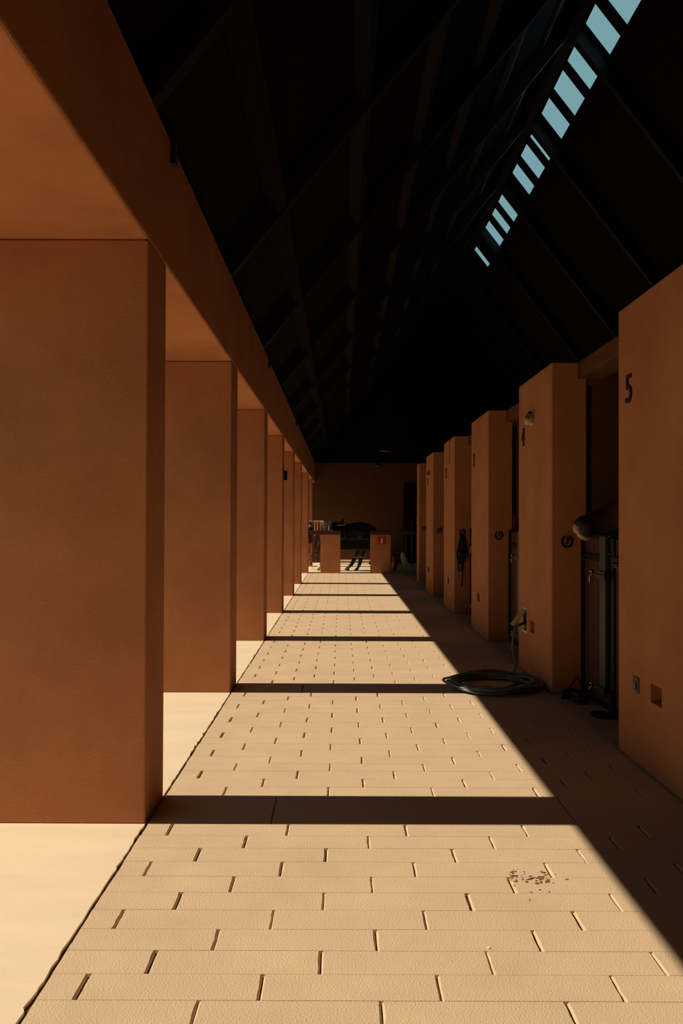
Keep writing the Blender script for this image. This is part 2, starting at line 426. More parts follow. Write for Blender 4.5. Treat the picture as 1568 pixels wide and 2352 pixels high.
def stall_door():
    """local frame: x = 0 at the door face, +y away from the viewer, hinged pair filling the opening"""
    e = empty('stall_door')
    W = Y(UP[1]) - Y(.00193) - .02; Hd = .93 * H
    def sy(x): return FH * 1.395 / (x - 784.) - Y(.00193)      # pixel column on the door plane
    # vertical board leaf
    bm = bmesh.new()
    n = 13; wv = (W - .10) / n
    for i in range(n): 
        box(bm, .020, .05, .05 + i * wv + .004, .05 + (i + 1) * wv - .004, .06, H * .79)
    link('lower_panel', bm, 'doorwood', e)
    bm = bmesh.new()
    for i in range(n): box(bm, .022, .05, .05 + i * wv + .003, .05 + (i + 1) * wv - .003, H * .825, Hd - .03)
    link('upper_panel', bm, 'doorwood', e)
    bm = bmesh.new()
    box(bm, .03, .06, .0, W, .03, Hd - .001)
    for (a, b) in ((0, .06), (W - .07, W)): box(bm, 0, .0299, a, b, .03, Hd)
    box(bm, 0.0, .0295, .061, W - .071, H * .796, H * .822)
    box(bm, 0.0, .0295, .061, W - .071, .03, .07)
    ps = sy(1400)
    box(bm, .004, .0285, ps - .1, ps, .071, Hd - .02)
    link('frame', bm, 'black', e)
    ya, yb = sy(1398), sy(1385)
    o = link('centre_post', B(-.03, .003, ya, yb, .11 * H, Hd - .005), 'steel', e); bevel(o, .006, 2)
    bm = bmesh.new(); box(bm, .002, .029, ya - .52, ya - .11, H * .765, H * .786)
    for q in (0.02, .1, .2): tube(bm, [(-.008, ya - .12 - q, H * .777), (.006, ya - .12 - q, H * .777)], .008)
    link('hinge_plate', bm, 'steel', e)
    # slide bolt, half way up
    for nm, zc in (('latch', .722 * H), ('floor_bolt', .115 * H)):
        bm = bmesh.new(); box(bm, -.05, -.031, ya - .05, yb + .02, zc - .035, zc + .03)
        tube(bm, [(-.045, ya - .05, zc), (-.045, yb + .16, zc)], .011)
        l = link(nm, bm, 'blackmetal', e)
        bm = bmesh.new()
        tube(bm, spline([(-.045, yb + .13, zc + .005), (-.07, yb + .14, zc - .03), (-.06, yb + .15, zc - .08)], 4), .010)
        bmesh.ops.create_uvsphere(bm, u_segments=10, v_segments=8, radius=.020, matrix=Matrix.Translation((-.06, yb + .12, zc + .02)))
        link('handle', bm, 'chrome', l, True)
    for (yq, zq) in ((ya - .025, .975 * H * .95), (ya - .025, .835 * H), (W - .03, .90 * H), (W - .03, .835 * H), (W - .1, .79 * H), (W - .03, .79 * H)):
        bm = bmesh.new(); bmesh.ops.create_uvsphere(bm, u_segments=8, v_segments=6, radius=.007, matrix=Matrix.Translation((.0, yq, zq)))
        link('rivet', bm, 'chrome', e)
    return e
d0 = stall_door(); d0.location = (XD, Y(.00193) + .01, 0)
dl = ['dark wooden half door under the horse\'s muzzle, between piers 5 and 4',
      'dark wooden half door between piers 4 and 3, only a strip with its knob showing',
      'dark wooden half door between piers 3 and 2, almost hidden by pier 3',
      'dark wooden half door between piers 2 and 1, almost hidden by pier 2']
tag(d0, dl[0], 'stall door', 'stall half doors')
for k in range(1, 4):
    c = copy_tree(d0); c.location = (XD, Y(UP[k] + PL) + .005, 0)
    c.scale = (1, (Y(UP[k + 1]) - Y(UP[k] + PL) - .01) / (Y(UP[1]) - Y(.00193) - .02), 1)
    c['label'] = dl[k]

# ------------------------------------------------------------------ far end
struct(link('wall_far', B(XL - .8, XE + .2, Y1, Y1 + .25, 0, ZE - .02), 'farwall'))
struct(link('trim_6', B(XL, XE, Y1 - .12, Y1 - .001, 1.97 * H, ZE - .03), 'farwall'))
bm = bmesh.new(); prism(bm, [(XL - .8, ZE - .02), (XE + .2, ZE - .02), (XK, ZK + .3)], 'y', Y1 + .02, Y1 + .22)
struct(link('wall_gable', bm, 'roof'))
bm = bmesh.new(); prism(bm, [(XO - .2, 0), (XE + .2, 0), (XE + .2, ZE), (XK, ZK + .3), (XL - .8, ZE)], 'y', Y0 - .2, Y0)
struct(link('wall_back', bm, 'roof'))  # unseen wall added to keep sky light from behind off the piers
struct(link('doorway_dark', B(1.50 * H, 2.3 * H, Y1 - .03, Y1 - .001, 0, 1.93 * H), 'black'))  # black sheet put in for the darkness of the open doorway

YW = Y(.0084)
lowT = .30
for (xa_, xb_, lab) in ((-.403 * H, -.017 * H, 'left low terracotta wall block in front of the dark horse'),
                        (.563 * H, .958 * H, 'right low terracotta wall block bearing the red sign')):
    o = link('low_wall', B(xa_, xb_, YW, YW + lowT, 0, .746 * H), 'stucco'); bevel(o, .015, 2)
    tag(o, lab, 'low wall', 'low wall blocks across the far end')
for (xa_, xb_, lab) in ((-.652 * H, -.005 * H, 'dark red timber rail on the left low wall block, reaching to the pillar'),
                        (.556 * H, 1.50 * H, 'dark red timber rail on the right low wall block, above the red sign')):
    o = link('timber_rail', B(xa_, xb_, YW - .02, YW + lowT + .02, .748 * H, .823 * H), 'railwood'); bevel(o, .012, 2)
    tag(o, lab, 'rail', 'rails capping the low walls')
# red sign
cx, cz = H * (876.5 - 784) / 119, H * (1 - (1241 - 1197.5) / 119)
e = empty('fire_sign', (cx, YW, cz)); tag(e, 'square red sign with a white fire extinguisher symbol on the right low wall', 'sign')
o = link('sign_plate', B(-.125, .125, -.014, -.001, -.12, .12), 'red', e); bevel(o, .01, 2)
bm = bmesh.new(); prism(bm, [(-.028, -.085), (.028, -.085), (.028, .02), (.014, .045), (-.014, .045), (-.028, .02)], 'y', -.018, -.0145)
box(bm, -.012, .012, -.018, -.0145, .045, .062); prism(bm, [(-.012, .056), (.05, .085), (.05, .072), (-.005, .046)], 'y', -.0185, -.015)
link('extinguisher_symbol', bm, 'white', e)
# red fire extinguisher by the right block
e = empty('fire_extinguisher', (H * (906 - 784) / 112, Y(1 / 112.), 0)); tag(e, 'red fire extinguisher standing in shade right of the low wall', 'fire extinguisher')
bm = bmesh.new(); tube(bm, [(0, 0, 0), (0, 0, .01), (0, 0, .42), (0, 0, .47), (0, 0, .50)], [.07, .075, .075, .05, .02], seg=16); link('cylinder', bm, 'red', e, True)
bm = bmesh.new(); box(bm, -.06, .03, -.012, .012, .50, .53); box(bm, -.07, .02, -.01, .01, .55, .565); box(bm, 0, .02, -.01, .01, .53, .55); link('handle', bm, 'blackmetal', e)
link('hose', T(spline([(.03, 0, .52), (.10, 0, .45), (.10, 0, .25), (.085, 0, .15)], 6), .010), 'black', e)

# kit behind the low wall: steel pipe rails, bench, pale board
yr = YW + lowT + .48
def px(x, d): return H * (x - 784) / d
def pz(y, d): return H * (1 - (y - 1197.5) / d)
e = empty('steel_fence', (0, yr, 0)); tag(e, 'dark board fence with thin steel rails in front of the saddled horse', 'fence')
dF = FH / yr
for (a, b, y) in ((770, 866, 1238), (770, 809, 1249), (770, 812, 1256), (770, 866, 1261)):
    link('rail', T([(px(a, dF), -.03, pz(y, dF)), (px(b, dF), -.03, pz(y, dF))], .018), 'steel', e)
for x in (770, 866):
    link('post', T([(px(x, dF), 0, 0), (px(x, dF), 0, pz(1234, dF))], .035), 'steel', e)
link('board', B(px(770, dF), px(866, dF), -.012, .012, pz(1260, dF), pz(1239, dF)), 'black', e)
e = empty('bench', (px(815, 97), Y(1 / 98.), 0)); tag(e, 'low pale-topped bench against the far wall, seen between the low walls', 'bench')
link('seat', B(-.85, .62, -.25, .2, .0, .04).__class__ and B(-.9, .62, -.25, .2, .10, .15), 'whitemetal', e)
for x in (-.8, .52): link('leg', B(x, x + .06, -.2, .15, 0, .10), 'black', e)
e = tag(link('oval_board', T([(0, 0, 0), (0, 0, .06), (0, 0, .2), (0, 0, .36), (0, 0, .5), (0, 0, .56)], [.02, .06, .10, .10, .06, .02], seg=14, flat=.25), 'whitemetal', None, True),
        'pale oval board leaning in the dark right of the fire extinguisher', 'board')
e.location = (px(934, 106), Y(1 / 106.), .012); e.rotation_euler = (0, R(-17), 0)
e = empty('tool_rack', (px(938, 104), Y(1 / 104.), 0)); tag(e, 'dark steel rack posts beside the far doorway', 'rack')
for x in (-.1, .12, .30): link('post', T([(x, 0, 0), (x, 0, 1.55 + x)], .02), 'steel', e)
link('crossbar', T([(-.1, 0, 1.2), (.3, 0, 1.2)], .015), 'steel', e)

# hanging pole with cloths and bridles, left
YP = YW + lowT + .22; dP = FH / YP
e = empty('hanging_pole', (0, YP, 0)); tag(e, 'thin pinkish wooden pole on posts above the left rail, holding cloths', 'pole')
zp = pz(1198.5, dP)
link('bar', T([(px(700, dP), 0, zp), (px(765, dP), 0, zp)], .026, seg=10), 'pole', e)
link('post', T([(px(707, dP), 0, 0), (px(707, dP), 0, zp + .02)], .02), 'steel', e)
link('post', T([(px(764, dP), 0, 0), (px(764, dP), 0, zp + .02)], .02), 'steel', e)
def cloth(name, x0, x1, drop, m, lab):
    bm = bmesh.new(); xa_, xb_ = px(x0, dP), px(x1, dP); nx_, nz_ = 16, 10
    ph = random.random() * 6
    g = []
    for side in (-1, 1):
        for j in range(nz_ + 1):
            row = []
            t_ = j / nz_
            for i in range(nx_ + 1):
                s_ = i / nx_
                wv = math.sin(s_ * 17 + ph) * .018 * t_ + math.sin(s_ * 9 + ph * 2) * .012 * t_
                x = xa_ + (xb_ - xa_) * (s_ + (0.10 * t_ * math.sin(ph + s_ * 3)))
                row.append(bm.verts.new((x, side * (.032 + .02 * t_ + wv), zp + .030 * (1 - t_) - drop * t_ * (1 - .1 * math.sin(s_ * 5 + ph)) - (.0 if side < 0 else 0))))
            g.append(row)
    for q in (0, nz_ + 1):
        for j in range(nz_):
            for i in range(nx_): bm.faces.new((g[q + j][i], g[q + j][i + 1], g[q + j + 1][i + 1], g[q + j + 1][i]))
    for i in range(nx_): bm.faces.new((g[0][i], g[0][i + 1], g[nz_ + 1][i + 1], g[nz_ + 1][i]))
    o = link(name, bm, m, None, True); o.location = (0, YP, 0)
    s = o.modifiers.new('thick', 'SOLIDIFY'); s.thickness = .006
    return tag(o, lab, 'cloth', 'cloths hung over the pole')
cloth('saddle_cloth', 722.5, 735, .42, 'orangecloth', 'orange cloth hanging at the left over the pinkish pole')
cloth('saddle_cloth', 735.5, 746, .30, 'creamcloth', 'cream cloth hanging over the pole beside the orange one')
cloth('saddle_cloth', 747, 761, .40, 'greycloth', 'grey and black streaked cloth hanging at the right end of the pole')
def bridle(x, y, ztop, ln, m, lab):
    e = empty('bridle', (x, y, 0)); tag(e, lab, 'bridle', 'bridles hanging below the left rail')
    bm = bmesh.new()
    tube(bm, spline([(0, 0, ztop), (.07, .0, ztop - ln * .3), (.05, .02, ztop - ln * .6), (-.02, 0, ztop - ln * .7), (-.08, -.02, ztop - ln * .5), (-.05, 0, ztop - ln * .2)], 6, True), .013, closed=True, flat=.5)
    tube(bm, spline([(.0, .02, ztop - .03), (.03, .03, ztop - ln * .5), (-.01, .02, ztop - ln), (-.05, .02, ztop - ln * .7), (-.03, .02, ztop - .05)], 6), .011, flat=.6)
    link('straps', bm, m, e, True)
    for zq in (.35, .62, .8): link('ring', T([(.05 * math.cos(a) * .7 + (.03 if zq < .5 else -.03), -.03, ztop - ln * zq + .04 * math.sin(a)) for a in [i * math.pi / 5 for i in range(10)]], .007, seg=6, closed=True), 'chrome', e, True)
bridle(px(716.5, 118), YW + .14, .744 * H, .95, 'brownleather', 'brown leather bridle with shiny rings, hanging leftmost under the dark rail')
bridle(px(729.5, 118), YW + .14, .744 * H, .80, 'leather', 'black leather bridle hanging right of the brown one, under the dark rail')

# ------------------------------------------------------------------ horses
def horse(coat, neck, head, hind, fore, vox=.02):
    """local: faces +x, hooves on z = 0; tapering limbs and trunk fused into one continuous surface.
    neck, head: (x, z, height radius, width ratio); legs: (x, z, radius)"""
    e = empty('horse')
    bm = bmesh.new()
    def limb(P, y=0, sp=5):
        n = len(P); C_ = spline([(p[0], y, p[1]) for p in P], sp)
        Rr = []; Fl = P[0][3] if len(P[0]) > 3 else 1.0
        for i in range(n - 1):
            for k in range(sp): Rr.append(P[i][2] + (P[i + 1][2] - P[i][2]) * k / sp)
        Rr.append(P[-1][2])
        tube(bm, C_, Rr, seg=20, flat=Fl)
    limb([(-1.0, 1.20, .05, .80), (-.95, 1.25, .17), (-.80, 1.26, .27), (-.52, 1.25, .34), (-.15, 1.19, .335), (.2, 1.17, .35), (.50, 1.19, .355), (.68, 1.20, .27), (.78, 1.22, .12)])
    limb([(.38, 1.26, .27, .72), (.58, 1.29, .25)] + neck)
    limb(head)
    for s_, pts in zip((-1, 1), hind):
        limb([(-.66, 1.28, .20), (-.66, 1.12, .215)] + pts, s_ * .15)
    for s_, pts in zip((-1, 1), fore):
        limb([(.52, 1.16, .18), (.52, 1.02, .15)] + pts, s_ * .14)
    bmesh.ops.recalc_face_normals(bm, faces=bm.faces)
    o = link('body', bm, coat, e, True)
    r = o.modifiers.new('fuse', 'REMESH'); r.mode = 'VOXEL'; r.voxel_size = vox
    q = o.modifiers.new('soft', 'SMOOTH'); q.factor = .5; q.iterations = 6
    bake(o); o.data.materials.clear(); o.data.materials.append(M[coat])
    for p in o.data.polygons: p.use_smooth = True; p.material_index = 0
    return e
def hoof(e, x, y, m, a=0):
    bm = bmesh.new(); tube(bm, [(x + .035, y, 0.0), (x + .03, y, .012), (x + .005, y, .055), (x - .02, y, .085)], [.062, .060, .050, .042], seg=14)
    return link('hoof', bm, m, e, True)
def ears(e, p, d):
    for s in (-1, 1):
        b = Vector(p) + Vector((0, s * .055, 0)); t_ = b + Vector(d) * .14
        link('ear', T([b, b.lerp(t_, .35), b.lerp(t_, .7), t_], [.025, .035, .024, .004], seg=10, flat=.5), 'coat', e, True)
# saddled horse behind the low walls, facing left
dH = 113.0
h1 = horse('coat',
           [(.82, 1.36, .185), (1.00, 1.41, .14), (1.10, 1.42, .10)],
           [(1.06, 1.43, .10, .75), (1.12, 1.30, .125), (1.12, 1.15, .10), (1.11, 1.00, .07), (1.10, .90, .065), (1.09, .86, .03)],
           [[(-.58, .92, .15), (-.52, .78, .105), (-.44, .58, .072), (-.37, .44, .056), (-.24, .20, .042), (-.20, .14, .043), (-.15, .06, .040)],
            [(-.62, .92, .15), (-.60, .78, .105), (-.60, .60, .072), (-.56, .46, .056), (-.49, .20, .042), (-.47, .14, .043), (-.44, .06, .040)]],
           [[(.54, .88, .11), (.57, .68, .075), (.60, .50, .058), (.70, .26, .038), (.75, .16, .042), (.80, .06, .040)],
            [(.50, .88, .11), (.50, .68, .075), (.50, .50, .058), (.50, .26, .038), (.50, .16, .042), (.53, .06, .040)]])
h1.location = (H * (790 - 784) / dH, Y(1 / dH), 0); h1.rotation_euler = (0, 0, math.pi)
tag(h1, 'dark saddled horse standing side-on behind the low walls at the far end', 'horse')
hoof(h1, -.13, -.15, 'darkhoof'); hoof(h1, -.42, .15, 'darkhoof'); hoof(h1, .82, -.14, 'darkhoof'); hoof(h1, .55, .14, 'darkhoof')
for (P, s) in (([(-.36, .42), (-.30, .31), (-.25, .22), (-.215, .16)], .15), ([(-.555, .44), (-.53, .33), (-.50, .22), (-.475, .15)], -.15)):
    pass
def legboot(e, y, pts, strap=True):
    b = link('leg_boot', T([(x, y, z) for x, z in pts], [.062, .066, .060, .052], seg=14), 'boot', e, True)
    if strap:
        (x, z), (x2, z2) = pts[0], pts[1]
        dx, dz = x - x2, z - z2
        link('cuff', T([(x - dx * .1, y, z - dz * .1), (x + dx * .12, y, z + dz * .12)], .069, seg=14), 'white', b, True)
legboot(h1, -.15, [(-.37, .42), (-.31, .31), (-.26, .21), (-.215, .14)])
legboot(h1, .15, [(-.56, .44), (-.53, .33), (-.50, .22), (-.475, .15)])
legboot(h1, -.14, [(.62, .44), (.66, .34), (.71, .25), (.75, .17)]); legboot(h1, .14, [(.50, .44), (.50, .34), (.50, .25), (.50, .17)])
for nm_, y_, x_ in (('pastern_marking', .15, -.17),):
    pass
# the near hind leg (world left one) has a pale pastern and hoof
bm = bmesh.new(); tube(bm, [(-.08, -.15, 0), (-.10, -.15, .05), (-.155, -.15, .10), (-.20, -.15, .155)], [.066, .058, .052, .050], seg=14)
o = link('hoof', bm, 'hoof', h1, True); o['label'] = 'cream hoof and pastern'
bm = bmesh.new(); tube(bm, [(.87, -.14, 0), (.85, -.14, .05), (.80, -.14, .10), (.765, -.14, .15)], [.066, .058, .052, .048], seg=14)
o = link('hoof', bm, 'hoof', h1, True); o['label'] = 'cream hoof and pastern'
ears(h1, (1.08, 0, 1.49), (.45, 0, .9))
link('tail', T(spline([(-.98, 0, 1.30), (-1.05, 0, 1.15), (-1.03, 0, .8), (-1.0, 0, .5)], 5), [.035] * 3 + [.05] * 10 + [.03] * 3, seg=10), 'black', h1, True)
bm = bmesh.new()
for i in range(9):
    t_ = i / 8; x = .62 + .42 * t_; z = 1.52 + .02 * t_ - (.0 if t_ < .8 else (t_ - .8) * .2)
    tube(bm, [(x, 0, z), (x - .01, -.10, z - .04), (x - .02, -.15, z - .17)], [.022, .020, .006], seg=6)
link('mane', bm, 'black', h1, True)
# saddle
e = empty('saddle', h1.location + Vector((-.26, 0, 1.515))); e.rotation_euler = (0, 0, math.pi)
tag(e, 'black saddle with a white-edged pad on the dark horse\'s back', 'saddle')
def sadgrid(x0, x1, top, dropw, halfw, th=.02):
    bm = bmesh.new(); n1, n2 = 12, 14; g = []
    for i in range(n1 + 1):
        x = x0 + (x1 - x0) * i / n1; row = []
        for j in range(n2 + 1):
            a = -1 + 2 * j / n2
            ang = a * R(100)
            row.append(bm.verts.new((x, halfw * math.sin(ang), top(x) - (1 - math.cos(ang)) * halfw - max(0, abs(a) - .9) * dropw * 10)))
        g.append(row)
    for i in range(n1):
        for j in range(n2): bm.faces.new((g[i][j], g[i][j + 1], g[i + 1][j + 1], g[i + 1][j]))
    bmesh.ops.solidify(bm, geom=bm.faces, thickness=th)
    return bm
link('seat', sadgrid(-.25, .27, lambda x: .065 + .85 * abs(x + .0) ** 2.0 + (.06 if x < -.17 else 0) , .0, .17, .03), 'leather', e, True)
link('flap', sadgrid(-.16, .24, lambda x: .02, .25, .325, .015), 'leather', e, True)
link('pad', sadgrid(-.30, .30, lambda x: .0, .22, .335, .012), 'leather', e, True)
o = link('pad_trim', T([(-.30, .338, -.02), (-.05, .338, -.045)], .012), 'white', e, True)

# horse looking out over the door between piers 5 and 4, facing the aisle (-x)
uh = 1 / 433.0; dh = 433.0
def hx(xpx): return -(H * (xpx - 784) / dh)        # local x (faces +x, rotated by pi)
base = 3.30                                         # horse origin this far into the stall
def L(xpx, ypx): return (base - H * (xpx - 784) / dh, H * (1 - (ypx - 1197.5) / dh))
hp = [L(1500, 1185), L(1458, 1176), L(1425, 1183), L(1392, 1193), L(1365, 1200), L(1348, 1205), L(1337, 1208)]
rad = [.175, .165, .155, .118, .096, .093, .070]
head_pts = [(x, z, r) for (x, z), r in zip(hp, rad)]; head_pts[0] = (*head_pts[0], .66)
x0n, z0n = hp[0]
h2 = horse('bay', [((.70 + x0n) / 2 - .03, 1.42, .24), (x0n - .06, z0n + .03, .17), (x0n + .04, z0n + .02, .13)], head_pts,
           [[(-.60, .90, .15), (-.62, .78, .10), (-.80, .56, .065), (-.78, .25, .04), (-.74, .12, .042), (-.70, .05, .045)]] * 2,
           [[(.50, .88, .11), (.52, .68, .075), (.52, .48, .055), (.52, .22, .038), (.54, .12, .04), (.57, .05, .045)]] * 2, .016)
h2.location = (base, Y(uh), 0); h2.rotation_euler = (0, 0, math.pi)
tag(h2, 'brown horse with a pale muzzle looking out over the half door beside pier 5', 'horse')
for s in (-1, 1): hoof(h2, -.68, s * .15, 'darkhoof'); hoof(h2, .59, s * .14, 'darkhoof')
ears(h2, (hp[1][0] - .02, 0, hp[1][1] + .14), (-.1, 0, 1))
_m2 = M['bay'].copy(); M['bayhead'] = _m2; _t = _m2.node_tree; _b2 = _t.nodes['Principled BSDF']
_src = _b2.inputs['Base Color'].links[0].from_socket
_tc2 = [n for n in _t.nodes if n.type == 'TEX_COORD'][0]
_sp = _t.nodes.new('ShaderNodeSeparateXYZ'); _t.links.new(_tc2.outputs['Object'], _sp.inputs[0])
_r2 = _t.nodes.new('ShaderNodeMapRange'); _t.links.new(_sp.outputs['X'], _r2.inputs['Value'])
_r2.inputs['From Min'].default_value = hp[2][0] + .00; _r2.inputs['From Max'].default_value = hp[3][0] + .06
_mx = _t.nodes.new('ShaderNodeMix'); _mx.data_type = 'RGBA'; _t.links.new(_r2.outputs[0], _mx.inputs['Factor'])
_t.links.new(_src, _mx.inputs[6]); _mx.inputs[7].default_value = (.016, .010, .007, 1); _t.links.new(_mx.outputs[2], _b2.inputs['Base Color'])
for _o in bpy.data.objects:
    if _o.parent == h2 and _o.name.startswith('body'): _o.data.materials.clear(); _o.data.materials.append(_m2)
# muzzle: lips, chin and nostrils
mx, mz = hp[5]
link('muzzle', T([(mx - .050, 0, mz - .004), (mx - .01, 0, mz - .006), (mx + .035, 0, mz - .008), (mx + .070, 0, mz - .012), (mx + .092, 0, mz - .018), (mx + .101, 0, mz - .024)],
     [.080, .096, .094, .078, .052, .014], seg=24, flat=.74), 'darkmuzzle', h2, True)
o = link('upper_lip', T(spline([(mx + .070, 0, mz + .040), (mx + .088, 0, mz + .010), (mx + .088, 0, mz - .030), (mx + .066, 0, mz - .066)], 4), [.018] * 2 + [.022] * 4 + [.030] * 5 + [.020] * 2, seg=14, flat=1.5), 'muzzle', h2, True)
o['label'] = 'pale cream lip'
o = link('lower_lip', T(spline([(mx - .02, 0, mz - .100), (mx + .015, 0, mz - .106), (mx + .055, 0, mz - .084), (mx + .072, 0, mz - .062)], 4), [.016] * 2 + [.022] * 9 + [.014] * 2, seg=14, flat=1.6), 'muzzle', h2, True)
o['label'] = 'pale cream lower lip'
for s in (-1, 1):
    bm = bmesh.new(); bmesh.ops.create_uvsphere(bm, u_segments=14, v_segments=10, radius=1, matrix=Matrix.Translation((mx + .062, s * .050, mz + .022)) @ Matrix.Rotation(R(-25), 4, 'Y') @ Matrix.Diagonal((.020, .012, .030, 1)))
    link('nostril', bm, 'darkmuzzle', h2, True)
    bm = bmesh.new(); bmesh.ops.create_uvsphere(bm, u_segments=14, v_segments=10, radius=.022, matrix=Matrix.Translation((hp[2][0] - .02, s * .098, hp[2][1] + .075)))
    link('eye', bm, 'black', h2, True)

# ------------------------------------------------------------------ things on the right piers
def uface(x, X=1.226): return X / (x - 784.0)
def numeral(ch, u, zc, hh, lab):
    c = bpy.data.curves.new('t', 'FONT'); c.body = ch; c.size = hh / .70; c.align_x = 'CENTER'; c.extrude = .006
    t_ = bpy.data.objects.new('t', c); COL.objects.link(t_)
    dg = bpy.context.evaluated_depsgraph_get(); dg.update()
    me = bpy.data.meshes.new_from_object(t_.evaluated_get(dg)); bpy.data.objects.remove(t_)
    me.materials.clear(); me.materials.append(M['number'])
    o = bpy.data.objects.new('house_number', me); COL.objects.link(o)
    # text x axis -> -Y world, text y axis -> +Z, facing -X
    o.matrix_world = Matrix.Translation((XR - .006, Y(u), zc - hh / 2)) @ Matrix(((0, 0, -1, 0), (-1, 0, 0, 0), (0, 1, 0, 0), (0, 0, 0, 1)))
    return tag(o, lab, 'number', 'black numerals on the stall piers')
for ch, xp, lab in (('5', 1445.5, 'black numeral 5 on the nearest right pier'), ('4', 1202, 'black numeral 4 below the cream wall light'),
                    ('3', 1088.5, 'black numeral 3 on the third right pier'), ('2', 1024.8, 'black numeral 2 on the fourth right pier'),
                    ('1', 982.8, 'black numeral 1 on the fifth right pier')):
    numeral(ch, uface(xp), H * 1.572, H * .122, lab)

def wall_light(u, z, lab):
    e = empty('wall_light', (XR, Y(u), z)); tag(e, lab, 'wall light', 'cream lights on the stall piers')
    o = link('back_plate', B(-.014, -.001, -.055, .055, -.06, .06), 'cream', e); bevel(o, .008, 2)
    o = link('housing', B(-.075, -.012, -.050, .050, -.055, .05), 'cream', e); bevel(o, .02, 3)
    # round lens looking towards the aisle and the viewer
    dv = Vector((-.55, -.83, 0)).normalized()
    c = Vector((-.045, -.035, .0))
    link('lens_ring', T([c, c + dv * .030], .038, seg=20), 'cream', e, True)
    link('lens', T([c + dv * .026, c + dv * .033], .027, seg=20), 'lens', e, True)
    link('cap', T([(-.03, -.01, .05), (-.03, -.01, .066), (-.03, -.01, .078)], [.018, .020, .008], seg=12), 'black', e, True)
    return e
wl = wall_light(uface(1222), H * 1.663, 'cream round-lensed wall light above the numeral 4')
c = copy_tree(wl); c.location = (XR, Y(uface(986.5)), H * (1 + (1197.5 - 1090) / 165.)); c['label'] = 'tiny cream wall light high on the pier marked 1'

def outlet(x, k, m, lab, grp='outlet plates on the stall piers'):
    e = empty('outlet_plate', (XR, Y(uface(x)), H * .327)); tag(e, lab, 'outlet', grp)
    o = link('plate', B(-.010, -.0005, -.05, .05, -.052, .052), m, e); bevel(o, .004, 2)
    bm = bmesh.new(); box(bm, -.0135, -.0105, -.028, .028, -.030, .030)
    s = link('socket', bm, 'bronze' if m != 'bronze' else 'blackmetal', e)
    bm = bmesh.new(); box(bm, -.0165, -.0140, -.021, .021, -.023, .023)
    link('cover', bm, m, s)
outlet(1461.5, 0, 'bronze', 'bronze outlet plate left of the square recess on pier 5')
outlet(1091, 2, 'whitemetal', 'pale outlet plate with open lid on pier 3')
outlet(1027.5, 3, 'whitemetal', 'pale outlet plate low on pier 2')
outlet(983.5, 4, 'bronze', 'small dark outlet plate low on pier 1')
# open hose box on pier 4
e = empty('hose_box', (XR, HB[0], HB[2])); tag(e, 'open metal hose box set in pier 4, its flap tilted out', 'hose box')
w_, h_ = HB[1] - HB[0], HB[3] - HB[2]
bm = bmesh.new()
box(bm, -.008, .02, 0, w_, h_ - .022, h_); box(bm, -.008, .02, 0, w_, 0, .022)
box(bm, -.008, .02, 0, .016, .022, h_ - .022); box(bm, -.008, .02, w_ - .016, w_, .022, h_ - .022)
link('frame', bm, 'whitemetal', e)
bm = bmesh.new(); box(bm, .095, .128, .014, w_ - .014, .022, h_ - .022); link('liner', bm, 'black', e)
bm = bmesh.new(); box(bm, -.010, -.002, .012, w_ - .012, -(h_ - .05), 0)
o = link('flap', bm, 'flap', e); o.location = (-.008, 0, h_ - .02); o.rotation_euler = (0, R(38), 0)
bm = bmesh.new(); tube(bm, [(.09, w_ * .5, .10), (-.02, w_ * .5, .10), (-.075, w_ * .5, .075)], .014); tube(bm, [(-.01, w_ * .5, .10), (-.01, w_ * .5, .15)], .010); tube(bm, [(-.01, w_ * .5 - .04, .15), (-.01, w_ * .5 + .04, .15)], .010)
link('tap', bm, 'blackmetal', e, True)
# hose: from the box down to the floor, then a wide flat coil
hxw, hyw = (0.925 * H), Y(1 / 379.0)
pts = []
zt = HB[2] + .075; ys = HB[0] + w_ * .5
xh = XR - .085
pts += spline([(xh, ys, zt), (xh - .035, ys, zt - .06), (xh - .055, ys - .02, zt - .22), (xh - .06, ys - .07, .25), (xh - .05, ys - .16, .11)], 7)
loops = 11; n = 40
for q in range(loops * n):
    a = 2 * math.pi * q / n; lp = q / n
    rr = .42 + .030 * math.sin(lp * 2.4) + .018 * math.sin(a * 2 + lp) - .012 * (lp % 3)
    cxj = .030 * math.sin(lp * 1.7); cyj = .025 * math.cos(lp * 2.3)
    lay = min(lp / loops, 1)
    z = .070 - .054 * lay + .012 * math.sin(a * 3 + lp * 2)
    pts.append(Vector((hxw + cxj + (rr * 1.02) * math.cos(a + .9), hyw + cyj + (rr * 1.0) * math.sin(a + .9), max(.014, z))))
pts += spline([pts[-1], pts[-1] + Vector((-.03, -.12, -.01)), Vector((hxw + .05, hyw - .15, .02)), Vector((hxw - .1, hyw - .05, .02))], 6)[1:]
o = link('garden_hose', T(pts, .0125, seg=8), 'hose', None, True)
tag(o, 'long dark green hose coiled flat on the floor beside pier 4', 'hose')

